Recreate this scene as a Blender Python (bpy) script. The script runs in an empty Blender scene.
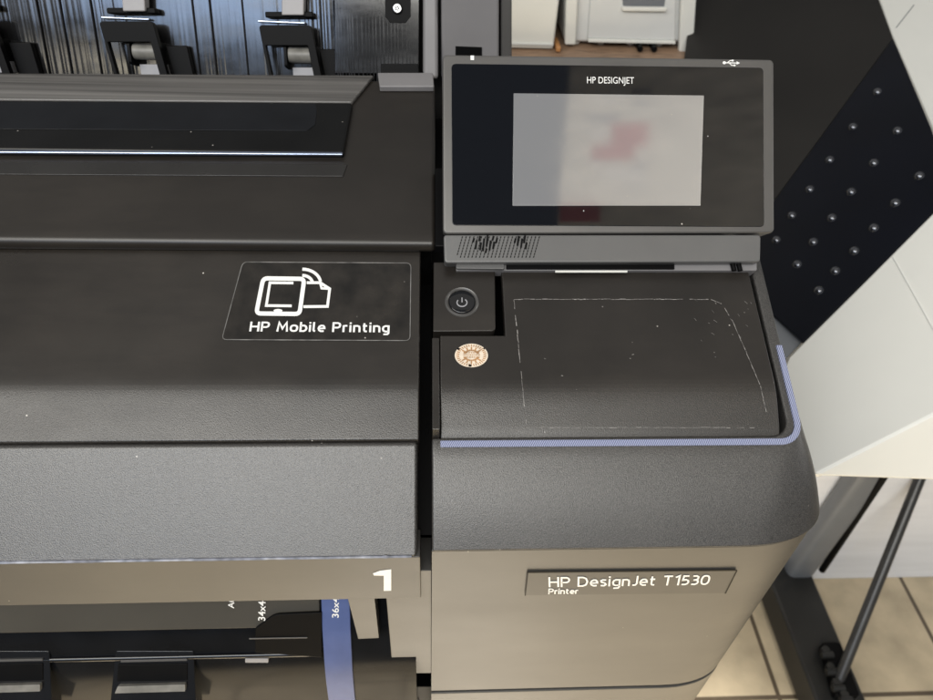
import bpy, bmesh, math, random
from mathutils import Vector, Matrix, Euler
random.seed(7)
R = math.radians
sc = bpy.context.scene
C = sc.collection

# ------------------------------------------------------------------ camera
F = 700.0
CAM = Vector((0, 0, 1.26))
ROT = Matrix.Rotation(R(46.5), 3, 'X') @ Matrix.Rotation(R(-3.0), 3, 'Y')
def ray(u, v):
    return (ROT @ Vector(((u - 466.5) / F, -(v - 350) / F, -1.0))).normalized()
def at(u, v, p, n):                       # where a line of sight meets a real plane of the place
    d = ray(u, v); n = Vector(n)
    return CAM + d * ((Vector(p) - CAM).dot(n) / d.dot(n))
def at_depth(u, v, dep):
    d = ROT @ Vector(((u - 466.5) / F, -(v - 350) / F, -1.0))
    return CAM + d * dep
cd = bpy.data.cameras.new('camera'); cam = bpy.data.objects.new('camera', cd); C.objects.link(cam)
cam.location = CAM; cam.rotation_euler = ROT.to_euler()
cd.sensor_width = 36; cd.lens = 36 * F / 933; cd.clip_start = 0.01; cd.clip_end = 100
cd.dof.use_dof = True; cd.dof.focus_distance = 0.43; cd.dof.aperture_fstop = 12
sc.camera = cam

# ------------------------------------------------------------------ materials
def mat(name, col, rough=0.5, metal=0.0, spec=0.5, coat=0.0, coat_r=0.05, bump=0.0, bscale=900, var=0.0, vscale=20,
        specks=0.0, rvar=0.0, trans=0.0, alpha=1.0, stretch=None, aniso=None, emis=None, es=0, grainvar=0.0, bdist=.00028, frontmask=False, wipe=0.0):
    m = bpy.data.materials.new(name); m.use_nodes = True
    nt = m.node_tree; N = nt.nodes; L = nt.links
    b = N['Principled BSDF']
    b.inputs['Base Color'].default_value = (*col, 1); b.inputs['Roughness'].default_value = rough
    b.inputs['Metallic'].default_value = metal; b.inputs['Specular IOR Level'].default_value = spec
    b.inputs['Coat Weight'].default_value = coat; b.inputs['Coat Roughness'].default_value = coat_r
    b.inputs['Transmission Weight'].default_value = trans; b.inputs['Alpha'].default_value = alpha
    if emis: b.inputs['Emission Color'].default_value = (*emis, 1); b.inputs['Emission Strength'].default_value = es
    tc = N.new('ShaderNodeTexCoord')
    src = tc.outputs['Object']
    if stretch:
        mp = N.new('ShaderNodeMapping'); mp.inputs['Scale'].default_value = stretch
        L.new(src, mp.inputs['Vector']); src = mp.outputs['Vector']
    colsock = None
    if var or specks or grainvar or wipe:
        rgb = N.new('ShaderNodeRGB'); rgb.outputs[0].default_value = (*col, 1); colsock = rgb.outputs[0]
    if var:
        n = N.new('ShaderNodeTexNoise'); n.inputs['Scale'].default_value = vscale; n.inputs['Detail'].default_value = 6
        L.new(src, n.inputs['Vector'])
        r = N.new('ShaderNodeMapRange'); r.inputs[1].default_value = .3; r.inputs[2].default_value = .7
        r.inputs[3].default_value = 1 - var; r.inputs[4].default_value = 1 + var
        L.new(n.outputs['Fac'], r.inputs[0])
        mx = N.new('ShaderNodeMix'); mx.data_type = 'RGBA'; mx.blend_type = 'MULTIPLY'; mx.inputs[0].default_value = 1
        L.new(colsock, mx.inputs[6]); L.new(r.outputs[0], mx.inputs[7]); colsock = mx.outputs[2]
    if grainvar:
        n = N.new('ShaderNodeTexNoise'); n.inputs['Scale'].default_value = bscale * 1.1; n.inputs['Detail'].default_value = 1
        L.new(tc.outputs['Object'], n.inputs['Vector'])
        r = N.new('ShaderNodeMapRange'); r.inputs[1].default_value = .35; r.inputs[2].default_value = .65
        r.inputs[3].default_value = 1 - grainvar; r.inputs[4].default_value = 1 + grainvar
        L.new(n.outputs['Fac'], r.inputs[0])
        mx = N.new('ShaderNodeMix'); mx.data_type = 'RGBA'; mx.blend_type = 'MULTIPLY'; mx.inputs[0].default_value = 1
        L.new(colsock, mx.inputs[6]); L.new(r.outputs[0], mx.inputs[7]); colsock = mx.outputs[2]
        if frontmask:
            g0 = N.new('ShaderNodeNewGeometry'); s0_ = N.new('ShaderNodeSeparateXYZ'); L.new(g0.outputs['True Normal'], s0_.inputs[0])
            r0 = N.new('ShaderNodeMapRange'); r0.inputs[1].default_value = .925; r0.inputs[2].default_value = .86; r0.inputs[3].default_value = .12; r0.inputs[4].default_value = 1
            L.new(s0_.outputs[2], r0.inputs[0]); L.new(r0.outputs[0], mx.inputs[0])
    if wipe:                                   # thin film of dust left in streaks by wiping along the machine
        mp = N.new('ShaderNodeMapping'); mp.inputs['Scale'].default_value = (9, 40, 40); mp.inputs['Rotation'].default_value = (0, 0, .12); L.new(tc.outputs['Object'], mp.inputs['Vector'])
        n = N.new('ShaderNodeTexNoise'); n.inputs['Scale'].default_value = 1; n.inputs['Detail'].default_value = 7; n.inputs['Roughness'].default_value = .7; L.new(mp.outputs['Vector'], n.inputs['Vector'])
        n2 = N.new('ShaderNodeTexNoise'); n2.inputs['Scale'].default_value = 5; n2.inputs['Detail'].default_value = 3; L.new(tc.outputs['Object'], n2.inputs['Vector'])
        mm = N.new('ShaderNodeMath'); mm.operation = 'MULTIPLY'; L.new(n.outputs['Fac'], mm.inputs[0]); L.new(n2.outputs['Fac'], mm.inputs[1])
        r = N.new('ShaderNodeMapRange'); r.inputs[1].default_value = .2; r.inputs[2].default_value = .42; r.inputs[3].default_value = 0; r.inputs[4].default_value = wipe
        L.new(mm.outputs[0], r.inputs[0])
        mx = N.new('ShaderNodeMix'); mx.data_type = 'RGBA'; L.new(r.outputs[0], mx.inputs[0]); L.new(colsock, mx.inputs[6]); mx.inputs[7].default_value = (.30, .26, .21, 1); colsock = mx.outputs[2]
    if specks:                                 # dust: sparse tiny pale dots that stay on the surface
        v = N.new('ShaderNodeTexVoronoi'); v.inputs['Scale'].default_value = 170; v.inputs['Randomness'].default_value = 1
        L.new(tc.outputs['Object'], v.inputs['Vector'])
        c1 = N.new('ShaderNodeMath'); c1.operation = 'LESS_THAN'; c1.inputs[1].default_value = 0.085
        L.new(v.outputs['Distance'], c1.inputs[0])
        sx = N.new('ShaderNodeSeparateColor'); L.new(v.outputs['Color'], sx.inputs[0])
        c2 = N.new('ShaderNodeMath'); c2.operation = 'LESS_THAN'; c2.inputs[1].default_value = specks
        L.new(sx.outputs[0], c2.inputs[0])
        mu = N.new('ShaderNodeMath'); mu.operation = 'MULTIPLY'; L.new(c1.outputs[0], mu.inputs[0]); L.new(c2.outputs[0], mu.inputs[1])
        m2 = N.new('ShaderNodeMath'); m2.operation = 'MULTIPLY'; L.new(mu.outputs[0], m2.inputs[0]); L.new(sx.outputs[1], m2.inputs[1])
        mx = N.new('ShaderNodeMix'); mx.data_type = 'RGBA'
        L.new(m2.outputs[0], mx.inputs[0]); L.new(colsock, mx.inputs[6]); mx.inputs[7].default_value = (.55, .52, .48, 1); colsock = mx.outputs[2]
    if colsock: L.new(colsock, b.inputs['Base Color'])
    if rvar:
        n = N.new('ShaderNodeTexNoise'); n.inputs['Scale'].default_value = vscale * .6; n.inputs['Detail'].default_value = 8
        n.inputs['Roughness'].default_value = .65
        mp = N.new('ShaderNodeMapping'); mp.inputs['Scale'].default_value = (.35, 1, 1); L.new(tc.outputs['Object'], mp.inputs['Vector'])
        L.new(mp.outputs['Vector'], n.inputs['Vector'])
        r = N.new('ShaderNodeMapRange'); r.inputs[1].default_value = .3; r.inputs[2].default_value = .7
        r.inputs[3].default_value = rough - rvar; r.inputs[4].default_value = rough + rvar
        L.new(n.outputs['Fac'], r.inputs[0]); L.new(r.outputs[0], b.inputs['Roughness'])
    if bump:
        n = N.new('ShaderNodeTexNoise'); n.inputs['Scale'].default_value = bscale; n.inputs['Detail'].default_value = 2
        L.new(src if stretch else tc.outputs['Object'], n.inputs['Vector'])
        bp = N.new('ShaderNodeBump'); bp.inputs['Strength'].default_value = bump; bp.inputs['Distance'].default_value = bdist
        L.new(n.outputs['Fac'], bp.inputs['Height']); L.new(bp.outputs['Normal'], b.inputs['Normal'])
        if frontmask:                          # the moulded grain is only on the steeper front part of the covers
            ge = N.new('ShaderNodeNewGeometry'); sz = N.new('ShaderNodeSeparateXYZ'); L.new(ge.outputs['True Normal'], sz.inputs[0])
            r = N.new('ShaderNodeMapRange'); r.inputs[1].default_value = .925; r.inputs[2].default_value = .86; r.inputs[3].default_value = .06; r.inputs[4].default_value = bump
            L.new(sz.outputs[2], r.inputs[0]); L.new(r.outputs[0], bp.inputs['Strength'])
            r2 = N.new('ShaderNodeMapRange'); r2.inputs[1].default_value = .925; r2.inputs[2].default_value = .86; r2.inputs[3].default_value = .5; r2.inputs[4].default_value = .8
            L.new(sz.outputs[2], r2.inputs[0]); L.new(r2.outputs[0], b.inputs['Specular IOR Level'])
    return m

M = {}
DK = (.0155, .0132, .0112)
M['smooth'] = mat('satin_black_plastic', DK, .34, bump=.05, bscale=2200, var=.25, vscale=14, specks=.035, rvar=.10, wipe=.028)
M['lidp'] = mat('satin_plastic_grained_front', DK, .36, bump=.5, bscale=1700, bdist=.0003, var=.25, vscale=22, specks=.03, rvar=.10, wipe=.028, grainvar=.7, frontmask=True)
M['grain'] = mat('grained_charcoal_plastic', (.036, .034, .032), .40, spec=1.0, bump=.5, bscale=1700, bdist=.00035, specks=.02, var=.1, grainvar=.8)
M['panel'] = mat('satin_charcoal_plastic', (.048, .046, .043), .44, bump=.22, bscale=1500, bdist=.0001, var=.12, vscale=12, specks=.03, rvar=.05, wipe=.02)
M['black'] = mat('deep_black_plastic', (.0022, .0022, .0025), .5, spec=.12, var=.2)
M['gloss'] = mat('gloss_black_plastic', (.006, .0065, .008), .09, var=.2, rvar=.03, vscale=40)
M['glass'] = mat('black_glass', (.002, .0028, .005), .045, specks=.12, rvar=.02, vscale=60)
M['ridge'] = mat('ribbed_gloss_black', (.007, .007, .0075), .13, spec=1.0, var=.3, vscale=60, rvar=.06)
M['frame'] = mat('grey_panel_frame', (.10, .097, .094), .36, metal=.25, bump=.05, bscale=2500, var=.08)
M['bar'] = mat('grey_panel_chin', (.125, .125, .125), .36, metal=.2, bump=.05, bscale=2500, var=.06)
M['strip'] = mat('smoky_acrylic', (.10, .096, .092), .18, var=.55, vscale=24, stretch=(.10, 9, 9), rvar=.08, bump=.25, bscale=40)
M['ledge'] = mat('dark_ledge', (.022, .021, .020), .25, var=.2, rvar=.08)
M['edge_glint'] = mat('bluish_edge_glint', (.42, .48, .62), .22, metal=1.0, var=.15, vscale=40)  # sky highlight of the window edge, its blue put into the metal colour
M['window'] = mat('dark_acrylic', (.007, .007, .007), .14, spec=.28, var=.2, specks=.15, rvar=.05)
M['post'] = mat('grey_side_post', (.19, .185, .19), .4, bump=.04, bscale=1800, var=.08)
M['white_ink'] = mat('white_print', (.82, .82, .80), .5, var=.04, vscale=200)
M['film'] = mat('clear_film_label', (.010, .0085, .007), .13, var=.9, vscale=70, rvar=.07, specks=.12)  # mottled brownish reflections are put into the colour variation
M['film_edge_glint'] = mat('film_edge_glint', (.16, .155, .15), .3, var=.5, vscale=120)
M['silver'] = mat('polished_steel', (.6, .6, .62), .18, metal=1.0, var=.1)
M['rubber'] = mat('grey_rubber', (.17, .165, .15), .45, var=.25, vscale=120)
M['pad'] = mat('grey_pad', (.30, .30, .32), .4, var=.1)
M['gblock'] = mat('grey_block', (.30, .29, .29), .35, var=.08)
M['scratch'] = mat('scuff_mark', (.22, .21, .20), .6, var=.6, vscale=300)
M['body_white'] = mat('white_plastic', (.70, .70, .66), .38, var=.03, vscale=8, bump=.03, bscale=1500)
M['off_white'] = mat('off_white_plastic', (.70, .70, .67), .45, var=.04)
M['door_white'] = mat('light_grey_plastic', (.62, .63, .62), .4, var=.03)
M['hop_black'] = mat('black_sheet', (.010, .009, .008), .42, spec=.35, var=.25, vscale=6, rvar=.06)
M['hop_navy'] = mat('blue_black_sheet', (.0022, .003, .0065), .35, spec=.18, var=.2, vscale=10, rvar=.04)
M['leg_grey'] = mat('grey_painted_steel', (.15, .16, .175), .4, var=.05)
M['foot_black'] = mat('black_painted_steel', (.012, .012, .0115), .45, bump=.08, bscale=900, var=.25)
M['rod'] = mat('dark_rod', (.05, .05, .05), .35, metal=.4, var=.2)
M['wood'] = mat('brown_counter', (.24, .155, .10), .5, var=.4, vscale=40, stretch=(1, 8, 8))
M['cab'] = mat('white_laminate', (.84, .86, .90), .4, var=.05, vscale=14, stretch=(.4, 1, 3))
M['lower_blue'] = mat('blue_guide', (.075, .105, .24), .3, spec=.3, var=.12, vscale=50)
M['lcd'] = mat('unlit_lcd', (.385, .39, .405), .07, metal=.6, specks=.12, rvar=.03, vscale=50)

def blue_trim():
    m = mat('periwinkle_ribbed_trim', (.34, .38, .66), .4)
    nt = m.node_tree; N = nt.nodes; L = nt.links; b = N['Principled BSDF']
    tc = N.new('ShaderNodeTexCoord'); w = N.new('ShaderNodeTexWave'); w.inputs['Scale'].default_value = 300
    mp = N.new('ShaderNodeMapping'); mp.inputs['Rotation'].default_value = (0, 0, R(32))
    L.new(tc.outputs['Object'], mp.inputs['Vector']); L.new(mp.outputs['Vector'], w.inputs['Vector'])
    r = N.new('ShaderNodeValToRGB'); r.color_ramp.elements[0].color = (.12, .135, .22, 1); r.color_ramp.elements[1].color = (.36, .395, .57, 1)
    r.color_ramp.elements[0].position = .25; r.color_ramp.elements[1].position = .7
    L.new(w.outputs['Fac'], r.inputs[0]); L.new(r.outputs[0], b.inputs['Base Color'])
    bp = N.new('ShaderNodeBump'); bp.inputs['Strength'].default_value = .5; bp.inputs['Distance'].default_value = .0004
    L.new(w.outputs['Fac'], bp.inputs['Height']); L.new(bp.outputs['Normal'], b.inputs['Normal'])
    return m
M['trim'] = blue_trim()

def tiles():
    m = mat('tan_floor_tile', (.42, .33, .20), .35)
    nt = m.node_tree; N = nt.nodes; L = nt.links; b = N['Principled BSDF']
    tc = N.new('ShaderNodeTexCoord'); mp = N.new('ShaderNodeMapping')
    L.new(tc.outputs['Object'], mp.inputs['Vector'])
    br = N.new('ShaderNodeTexBrick'); br.offset = 0; br.squash = 1
    br.inputs['Scale'].default_value = 1; br.inputs['Brick Width'].default_value = .33; br.inputs['Row Height'].default_value = .33
    br.inputs['Mortar Size'].default_value = .0045; br.inputs['Mortar Smooth'].default_value = .3
    br.inputs['Color1'].default_value = (.50, .415, .285, 1); br.inputs['Color2'].default_value = (.455, .37, .25, 1)
    br.inputs['Mortar'].default_value = (.10, .075, .05, 1)
    L.new(mp.outputs['Vector'], br.inputs['Vector'])
    n = N.new('ShaderNodeTexNoise'); n.inputs['Scale'].default_value = 14; n.inputs['Detail'].default_value = 8
    L.new(tc.outputs['Object'], n.inputs['Vector'])
    r = N.new('ShaderNodeMapRange'); r.inputs[1].default_value = .3; r.inputs[2].default_value = .7; r.inputs[3].default_value = .78; r.inputs[4].default_value = 1.2
    L.new(n.outputs['Fac'], r.inputs[0])
    mx = N.new('ShaderNodeMix'); mx.data_type = 'RGBA'; mx.blend_type = 'MULTIPLY'; mx.inputs[0].default_value = 1
    L.new(br.outputs['Color'], mx.inputs[6]); L.new(r.outputs[0], mx.inputs[7]); L.new(mx.outputs[2], b.inputs['Base Color'])
    bp = N.new('ShaderNodeBump'); bp.inputs['Strength'].default_value = .3; bp.inputs['Distance'].default_value = .002; bp.invert = True
    L.new(br.outputs['Fac'], bp.inputs['Height']); L.new(bp.outputs['Normal'], b.inputs['Normal'])
    return m, mp
M['tile'], TILEMAP = tiles()

# ------------------------------------------------------------------ object helpers
ORG = {}
def thing(name, loc, label, cat, group=None):
    o = bpy.data.objects.new(name, None); C.objects.link(o); o.empty_display_size = .05
    o.location = loc; ORG[o.name] = Vector(loc)
    o['label'] = label; o['category'] = cat
    if group: o['group'] = group
    return o
def link(name, me, parent, origin):
    o = bpy.data.objects.new(name, me); C.objects.link(o)
    ORG[o.name] = Vector(origin)
    if parent: o.parent = parent; o.location = Vector(origin) - ORG[parent.name]
    else: o.location = origin
    return o
def finish(name, bm, m, parent=None, bevel=0, seg=2, smooth=True, solid=0, solid_off=-1, origin=None, ang=30):
    bmesh.ops.recalc_face_normals(bm, faces=bm.faces[:]) if not solid else None
    vs = [v.co for v in bm.verts]
    if origin is None:
        lo = [min(v[i] for v in vs) for i in range(3)]; hi = [max(v[i] for v in vs) for i in range(3)]
        origin = Vector(((lo[0] + hi[0]) / 2, (lo[1] + hi[1]) / 2, lo[2]))
    for v in bm.verts: v.co = v.co - origin
    me = bpy.data.meshes.new(name); bm.to_mesh(me); bm.free()
    me.materials.append(m)
    for p in me.polygons: p.use_smooth = smooth
    o = link(name, me, parent, origin)
    if solid:
        s = o.modifiers.new('solid', 'SOLIDIFY'); s.thickness = solid; s.offset = solid_off
    if bevel:
        b = o.modifiers.new('bevel', 'BEVEL'); b.width = bevel; b.segments = seg; b.limit_method = 'ANGLE'; b.angle_limit = R(ang); b.harden_normals = True
    elif smooth:
        try: me.set_sharp_from_angle(angle=R(ang))
        except Exception: pass
    return o
def poly_prism(bm, pts, vec):                     # closed outline pushed along vec
    a = [bm.verts.new(p) for p in pts]; b = [bm.verts.new(Vector(p) + Vector(vec)) for p in pts]
    bm.faces.new(a); bm.faces.new(b[::-1])
    n = len(pts)
    for i in range(n): bm.faces.new((a[i], b[i], b[(i + 1) % n], a[(i + 1) % n]))
def extr(bm, prof, x0, x1):                       # (y,z) outline extruded along the printer
    poly_prism(bm, [Vector((x0, y, z)) for y, z in prof], (x1 - x0, 0, 0))
def box(bm, lo, hi):
    x0, y0, z0 = lo; x1, y1, z1 = hi
    poly_prism(bm, [(x0, y0, z0), (x1, y0, z0), (x1, y1, z0), (x0, y1, z0)], (0, 0, z1 - z0))
def tube(bm, a, b, r0, r1=None, seg=24, cap=True):
    a, b = Vector(a), Vector(b); r1 = r0 if r1 is None else r1
    d = (b - a).normalized(); x = d.orthogonal().normalized(); y = d.cross(x)
    A = [bm.verts.new(a + (x * math.cos(t) + y * math.sin(t)) * r0) for t in [2 * math.pi * i / seg for i in range(seg)]]
    B = [bm.verts.new(b + (x * math.cos(t) + y * math.sin(t)) * r1) for t in [2 * math.pi * i / seg for i in range(seg)]]
    for i in range(seg): bm.faces.new((A[i], A[(i + 1) % seg], B[(i + 1) % seg], B[i]))
    if cap: bm.faces.new(A[::-1]); bm.faces.new(B)
def round_poly(pts, r, seg=6):                    # rounded corners for a convex outline (2D or 3D points)
    out = []; n = len(pts); rs = r if isinstance(r, (list, tuple)) else [r] * n
    for i in range(n):
        p = Vector(pts[i]); a = Vector(pts[i - 1]) - p; b = Vector(pts[(i + 1) % n]) - p
        rr = min(rs[i], a.length * .49, b.length * .49)
        if rr <= 0: out.append(p); continue
        s = p + a.normalized() * rr; e = p + b.normalized() * rr
        for k in range(seg + 1):
            t = k / seg; out.append(s * (1 - t) ** 2 + p * 2 * t * (1 - t) + e * t * t)
    return out

class Surf:
    """A surface that runs straight along the printer; its profile in the y-z plane is a list of points."""
    def __init__(s, pts): s.pts = pts
    def hit(s, u, v, lift=0):
        best = None
        for i, ((y0, z0), (y1, z1)) in enumerate(zip(s.pts[:-1], s.pts[1:])):
            t = Vector((0, y1 - y0, z1 - z0)); n = Vector((0, -t.z, t.y)).normalized()
            if n.z < 0 or (abs(n.z) < 1e-6 and n.y > 0): n = -n
            p = at(u, v, (0, y0, z0), n); k = (p - Vector((p.x, y0, z0))).dot(t) / t.length_squared
            off = max(0, -k, k - 1)
            if best is None or off < best[0]: best = (off, p, n)
        return best[1] + best[2] * lift, best[2]
def march(u, p, v0, v1, slope, n):                # a profile that starts at p and follows slope(v) degrees
    out = [p]; y, z = p
    for i in range(1, n + 1):
        v = v0 + (v1 - v0) * i / n; a = R(slope(v0 + (v1 - v0) * (i - .5) / n))
        q = at(u, v, (0, y, z), (0, -math.sin(a), math.cos(a)))
        y, z = q.y, q.z; out.append((y, z))
    return out
def sstep(a, b, x):
    t = max(0, min(1, (x - a) / (b - a))); return t * t * (3 - 2 * t)

class Plane:
    def __init__(s, p, n): s.p = Vector(p); s.n = Vector(n).normalized()
    def hit(s, u, v, lift=0): return at(u, v, s.p, s.n) + s.n * lift, s.n

def decal(name, polys, surf, m, parent, lift=.0004, thick=.0002):
    """Printed shapes: outlines laid on a surface of the place, with a thin body."""
    bm = bmesh.new()
    for idx, pl in enumerate(polys):
        pts = []; nn = None
        for (u, v) in pl:
            p, nn = surf.hit(u, v, lift + .000004 * (idx % 40)); pts.append(p)
        poly_prism(bm, pts, -nn * thick)
    return finish(name, bm, m, parent, smooth=False)
def stroke(pts, w, closed=False):
    """outlines of a mitred line, one quad per segment, neighbours sharing their edge"""
    n = len(pts); L_, R_ = [], []
    for i in range(n):
        p = Vector(pts[i]); a = Vector(pts[i - 1]) if (i or closed) else None; b = Vector(pts[(i + 1) % n]) if (i < n - 1 or closed) else None
        da = (p - a).normalized() if a is not None else None; db = (b - p).normalized() if b is not None else None
        if da is None: da = db
        if db is None: db = da
        na, nb = Vector((-da.y, da.x)), Vector((-db.y, db.x)); m = na + nb
        m = na if m.length < 1e-6 else m.normalized()
        k = w / 2 / max(.45, m.dot(na)); L_.append(p + m * k); R_.append(p - m * k)
    out = []
    for i in range(n if closed else n - 1):
        k = (i + 1) % n; out.append([tuple(L_[i]), tuple(L_[k]), tuple(R_[k]), tuple(R_[i])])
    return out
def ell(cx, cy, rx, ry, n=28): return [(cx + rx * math.cos(2 * math.pi * i / n), cy + ry * math.sin(2 * math.pi * i / n)) for i in range(n)]
def text(name, s, surf, u0, v0, u1, v1, hpx, m, parent, bold=0.0, lift=.0004, shear=0.0):
    """Lettering between two baseline points on a surface, hpx tall (capitals)."""
    a, n = surf.hit(u0, v0, lift); b, _ = surf.hit(u1, v1, lift)
    mx, my = (u0 + u1) / 2, (v0 + v1) / 2
    dl = math.hypot(u1 - u0, v1 - v0); px, py = (v1 - v0) / dl, -(u1 - u0) / dl
    c, _ = surf.hit(mx, my, lift); h, _ = surf.hit(mx + px * hpx, my + py * hpx, lift)
    X = (b - a).normalized(); Y = n.cross(X).normalized()
    cu = bpy.data.curves.new(name, 'FONT'); cu.body = s; cu.size = 1; cu.offset = bold; cu.shear = shear; cu.resolution_u = 4
    o = bpy.data.objects.new(name, cu); C.objects.link(o)
    bpy.context.view_layer.update()
    me = bpy.data.meshes.new_from_object(o.evaluated_get(bpy.context.evaluated_depsgraph_get()))
    bpy.data.objects.remove(o); bpy.data.curves.remove(cu)
    x0 = min(v.co.x for v in me.vertices); x1 = max(v.co.x for v in me.vertices)
    sx = (b - a).length / (x1 - x0); sy = abs((h - c).dot(Y)) / .70
    for v in me.vertices: v.co = X * ((v.co.x - x0) * sx) + Y * (v.co.y * sy)
    me.materials.append(m); me.name = name
    return link(name, me, parent, a)

def arc(cx, cy, rx, ry, n=20, e=.8):
    f = lambda c: math.copysign(abs(c) ** e, c)
    return [(cx + rx * f(math.cos(2 * math.pi * i / n)), cy + ry * f(math.sin(2 * math.pi * i / n))) for i in range(n)]
GLYPH = {   # sans lettering drawn as strokes: (width, open lines, closed lines), capital height 1
 'H': (.62, [[(0, 0), (0, 1)], [(.62, 0), (.62, 1)], [(0, .5), (.62, .5)]], []),
 'P': (.56, [[(0, 0), (0, .93), (.36, .93), (.5, .86), (.55, .7), (.5, .53), (.36, .45), (0, .45)]], []),
 'M': (.78, [[(0, 0), (.08, .96), (.39, .3), (.70, .96), (.78, 0)]], []),
 'o': (.52, [], [arc(.26, .36, .26, .29)]),
 'b': (.48, [[(0, 1), (0, .07), (.28, .07), (.42, .17), (.48, .36), (.42, .55), (.28, .65), (0, .62)]], []),
 'i': (.02, [[(0, 0), (0, .72)], [(0, .85), (0, 1.0)]], []),
 'l': (.12, [[(0, 1), (0, .18), (.05, .09), (.14, .07)]], []),
 'e': (.48, [[(.05, .34), (.48, .37), (.45, .54), (.36, .64), (.2, .65), (.06, .55), (0, .36), (.06, .17), (.2, .07), (.44, .08)]], []),
 'r': (.28, [[(0, 0), (0, .62), (.14, .65), (.30, .65)]], []),
 'n': (.45, [[(0, 0), (0, .63), (.27, .65), (.41, .58), (.45, .42), (.45, 0)]], []),
 't': (.32, [[(.10, .92), (.10, .2), (.17, .09), (.33, .07)], [(-.02, .65), (.33, .65)]], []),
 'g': (.47, [[(.47, .08), (.2, .08), (.05, .17), (0, .36), (.05, .55), (.2, .65), (.47, .64), (.47, -.08), (.38, -.2), (.06, -.21)]], []),
 'D': (.64, [], [[(0, .07), (0, .93), (.32, .93), (.54, .82), (.64, .5), (.54, .18), (.32, .07)]]),
 's': (.38, [[(.37, .63), (.14, .65), (.02, .57), (.06, .43), (.32, .31), (.37, .17), (.26, .07), (.01, .08)]], []),
 'J': (.32, [[(.32, 1), (.32, .24), (.23, .09), (.02, .07)]], []),
 'T': (.62, [[(0, .93), (.62, .93)], [(.31, .93), (.31, 0)]], []),
 '1': (.26, [[(-.02, .80), (.24, .96), (.24, 0)]], []),
 '5': (.46, [[(.44, .93), (.06, .93), (.03, .53), (.27, .56), (.42, .47), (.46, .31), (.40, .15), (.26, .07), (0, .08)]], []),
 '3': (.45, [[(.02, .92), (.28, .93), (.42, .82), (.40, .62), (.28, .53), (.10, .52)], [(.28, .52), (.42, .44), (.46, .29), (.40, .14), (.26, .07), (0, .08)]], []),
 '0': (.54, [], [arc(.27, .5, .27, .43)]),
 ' ': (.16, [], [])}
def lettering(name, s, surf, u0, v0, u1, v1, hpx, m, parent, w=.16, lift=.0004, gap=.24, lean=0.0):
    a, n = surf.hit(u0, v0, lift); b, _ = surf.hit(u1, v1, lift)
    mx, my = (u0 + u1) / 2, (v0 + v1) / 2; dl = math.hypot(u1 - u0, v1 - v0); px, py = (v1 - v0) / dl, -(u1 - u0) / dl
    c, _ = surf.hit(mx, my, lift); h, _ = surf.hit(mx + px * hpx, my + py * hpx, lift)
    X = (b - a).normalized(); Y = n.cross(X).normalized(); sy = abs((h - c).dot(Y))
    polys = []; x = w / 2; idx = 0
    for ch in s:
        wd, op, cl = GLYPH[ch]
        for ln in op: polys += [(idx, q) for q in stroke([(x + p[0], p[1]) for p in ln], w)]; idx += 1
        for ln in cl: polys += [(idx, q) for q in stroke([(x + p[0], p[1]) for p in ln], w, True)]; idx += 1
        x += wd + gap
    sx = (b - a).length / (x - gap + w / 2)
    bm = bmesh.new()
    for idx, q in polys:
        poly_prism(bm, [a + X * ((p[0] - lean * p[1]) * sx) + Y * (p[1] * sy) + n * (.000006 * (idx % 5)) for p in q], -n * .0002)
    return finish(name, bm, m, parent, smooth=False)

# ================================================================== THE PRINTER
YF = .214
printer = thing('large_format_printer', (0, .40, 0), 'black large-format printer with touchscreen, power button and blue trim line filling the foreground', 'printer')

# profiles (y, z) ------------------------------------------------------------
q = at(600, 550, (0, YF, 0), (0, 1, 0)); CHZ = q.z                       # bottom edge of the chin
chin_r = march(600, (YF, CHZ), 550, 446, lambda v: 42, 8)
TRIM = chin_r[-1]
ca = R(21); CN = Vector((0, -math.sin(ca), math.cos(ca)))
s0 = at(600, 441, (0, TRIM[0], TRIM[1] - .004), CN)
cover_pts = march(560, (s0.y, s0.z), 441, 262, lambda v: 20 + 17 * sstep(368, 412, v) + 14 * sstep(425, 441, v), 44)
COVER = Surf(cover_pts)
ql = at(300, 560, (0, YF, 0), (0, 1, 0))
LIPTOP = (YF, ql.z)
chin_l = march(300, LIPTOP, 560, 444, lambda v: 42, 8)
lid_pts = march(300, (chin_l[-1][0] + .0015, chin_l[-1][1] + .0012), 441, 236, lambda v: 20 + 14 * sstep(372, 402, v), 40)
LID = Surf(lid_pts)
XL, XR0 = -1.05, -.0062
XM = .0012                                                              # left side of the right-hand module

# lid (the hinged front cover) ------------------------------------------------
bm = bmesh.new()
low = [(y + .004, z - .018) for y, z in lid_pts[::-1]]
extr(bm, lid_pts + low, XL, XR0)
lid = finish('front_lid', bm, M['lidp'], printer, bevel=.0012, ang=25)
lid['label'] = 'wide satin black lid with the mobile printing label'
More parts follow.
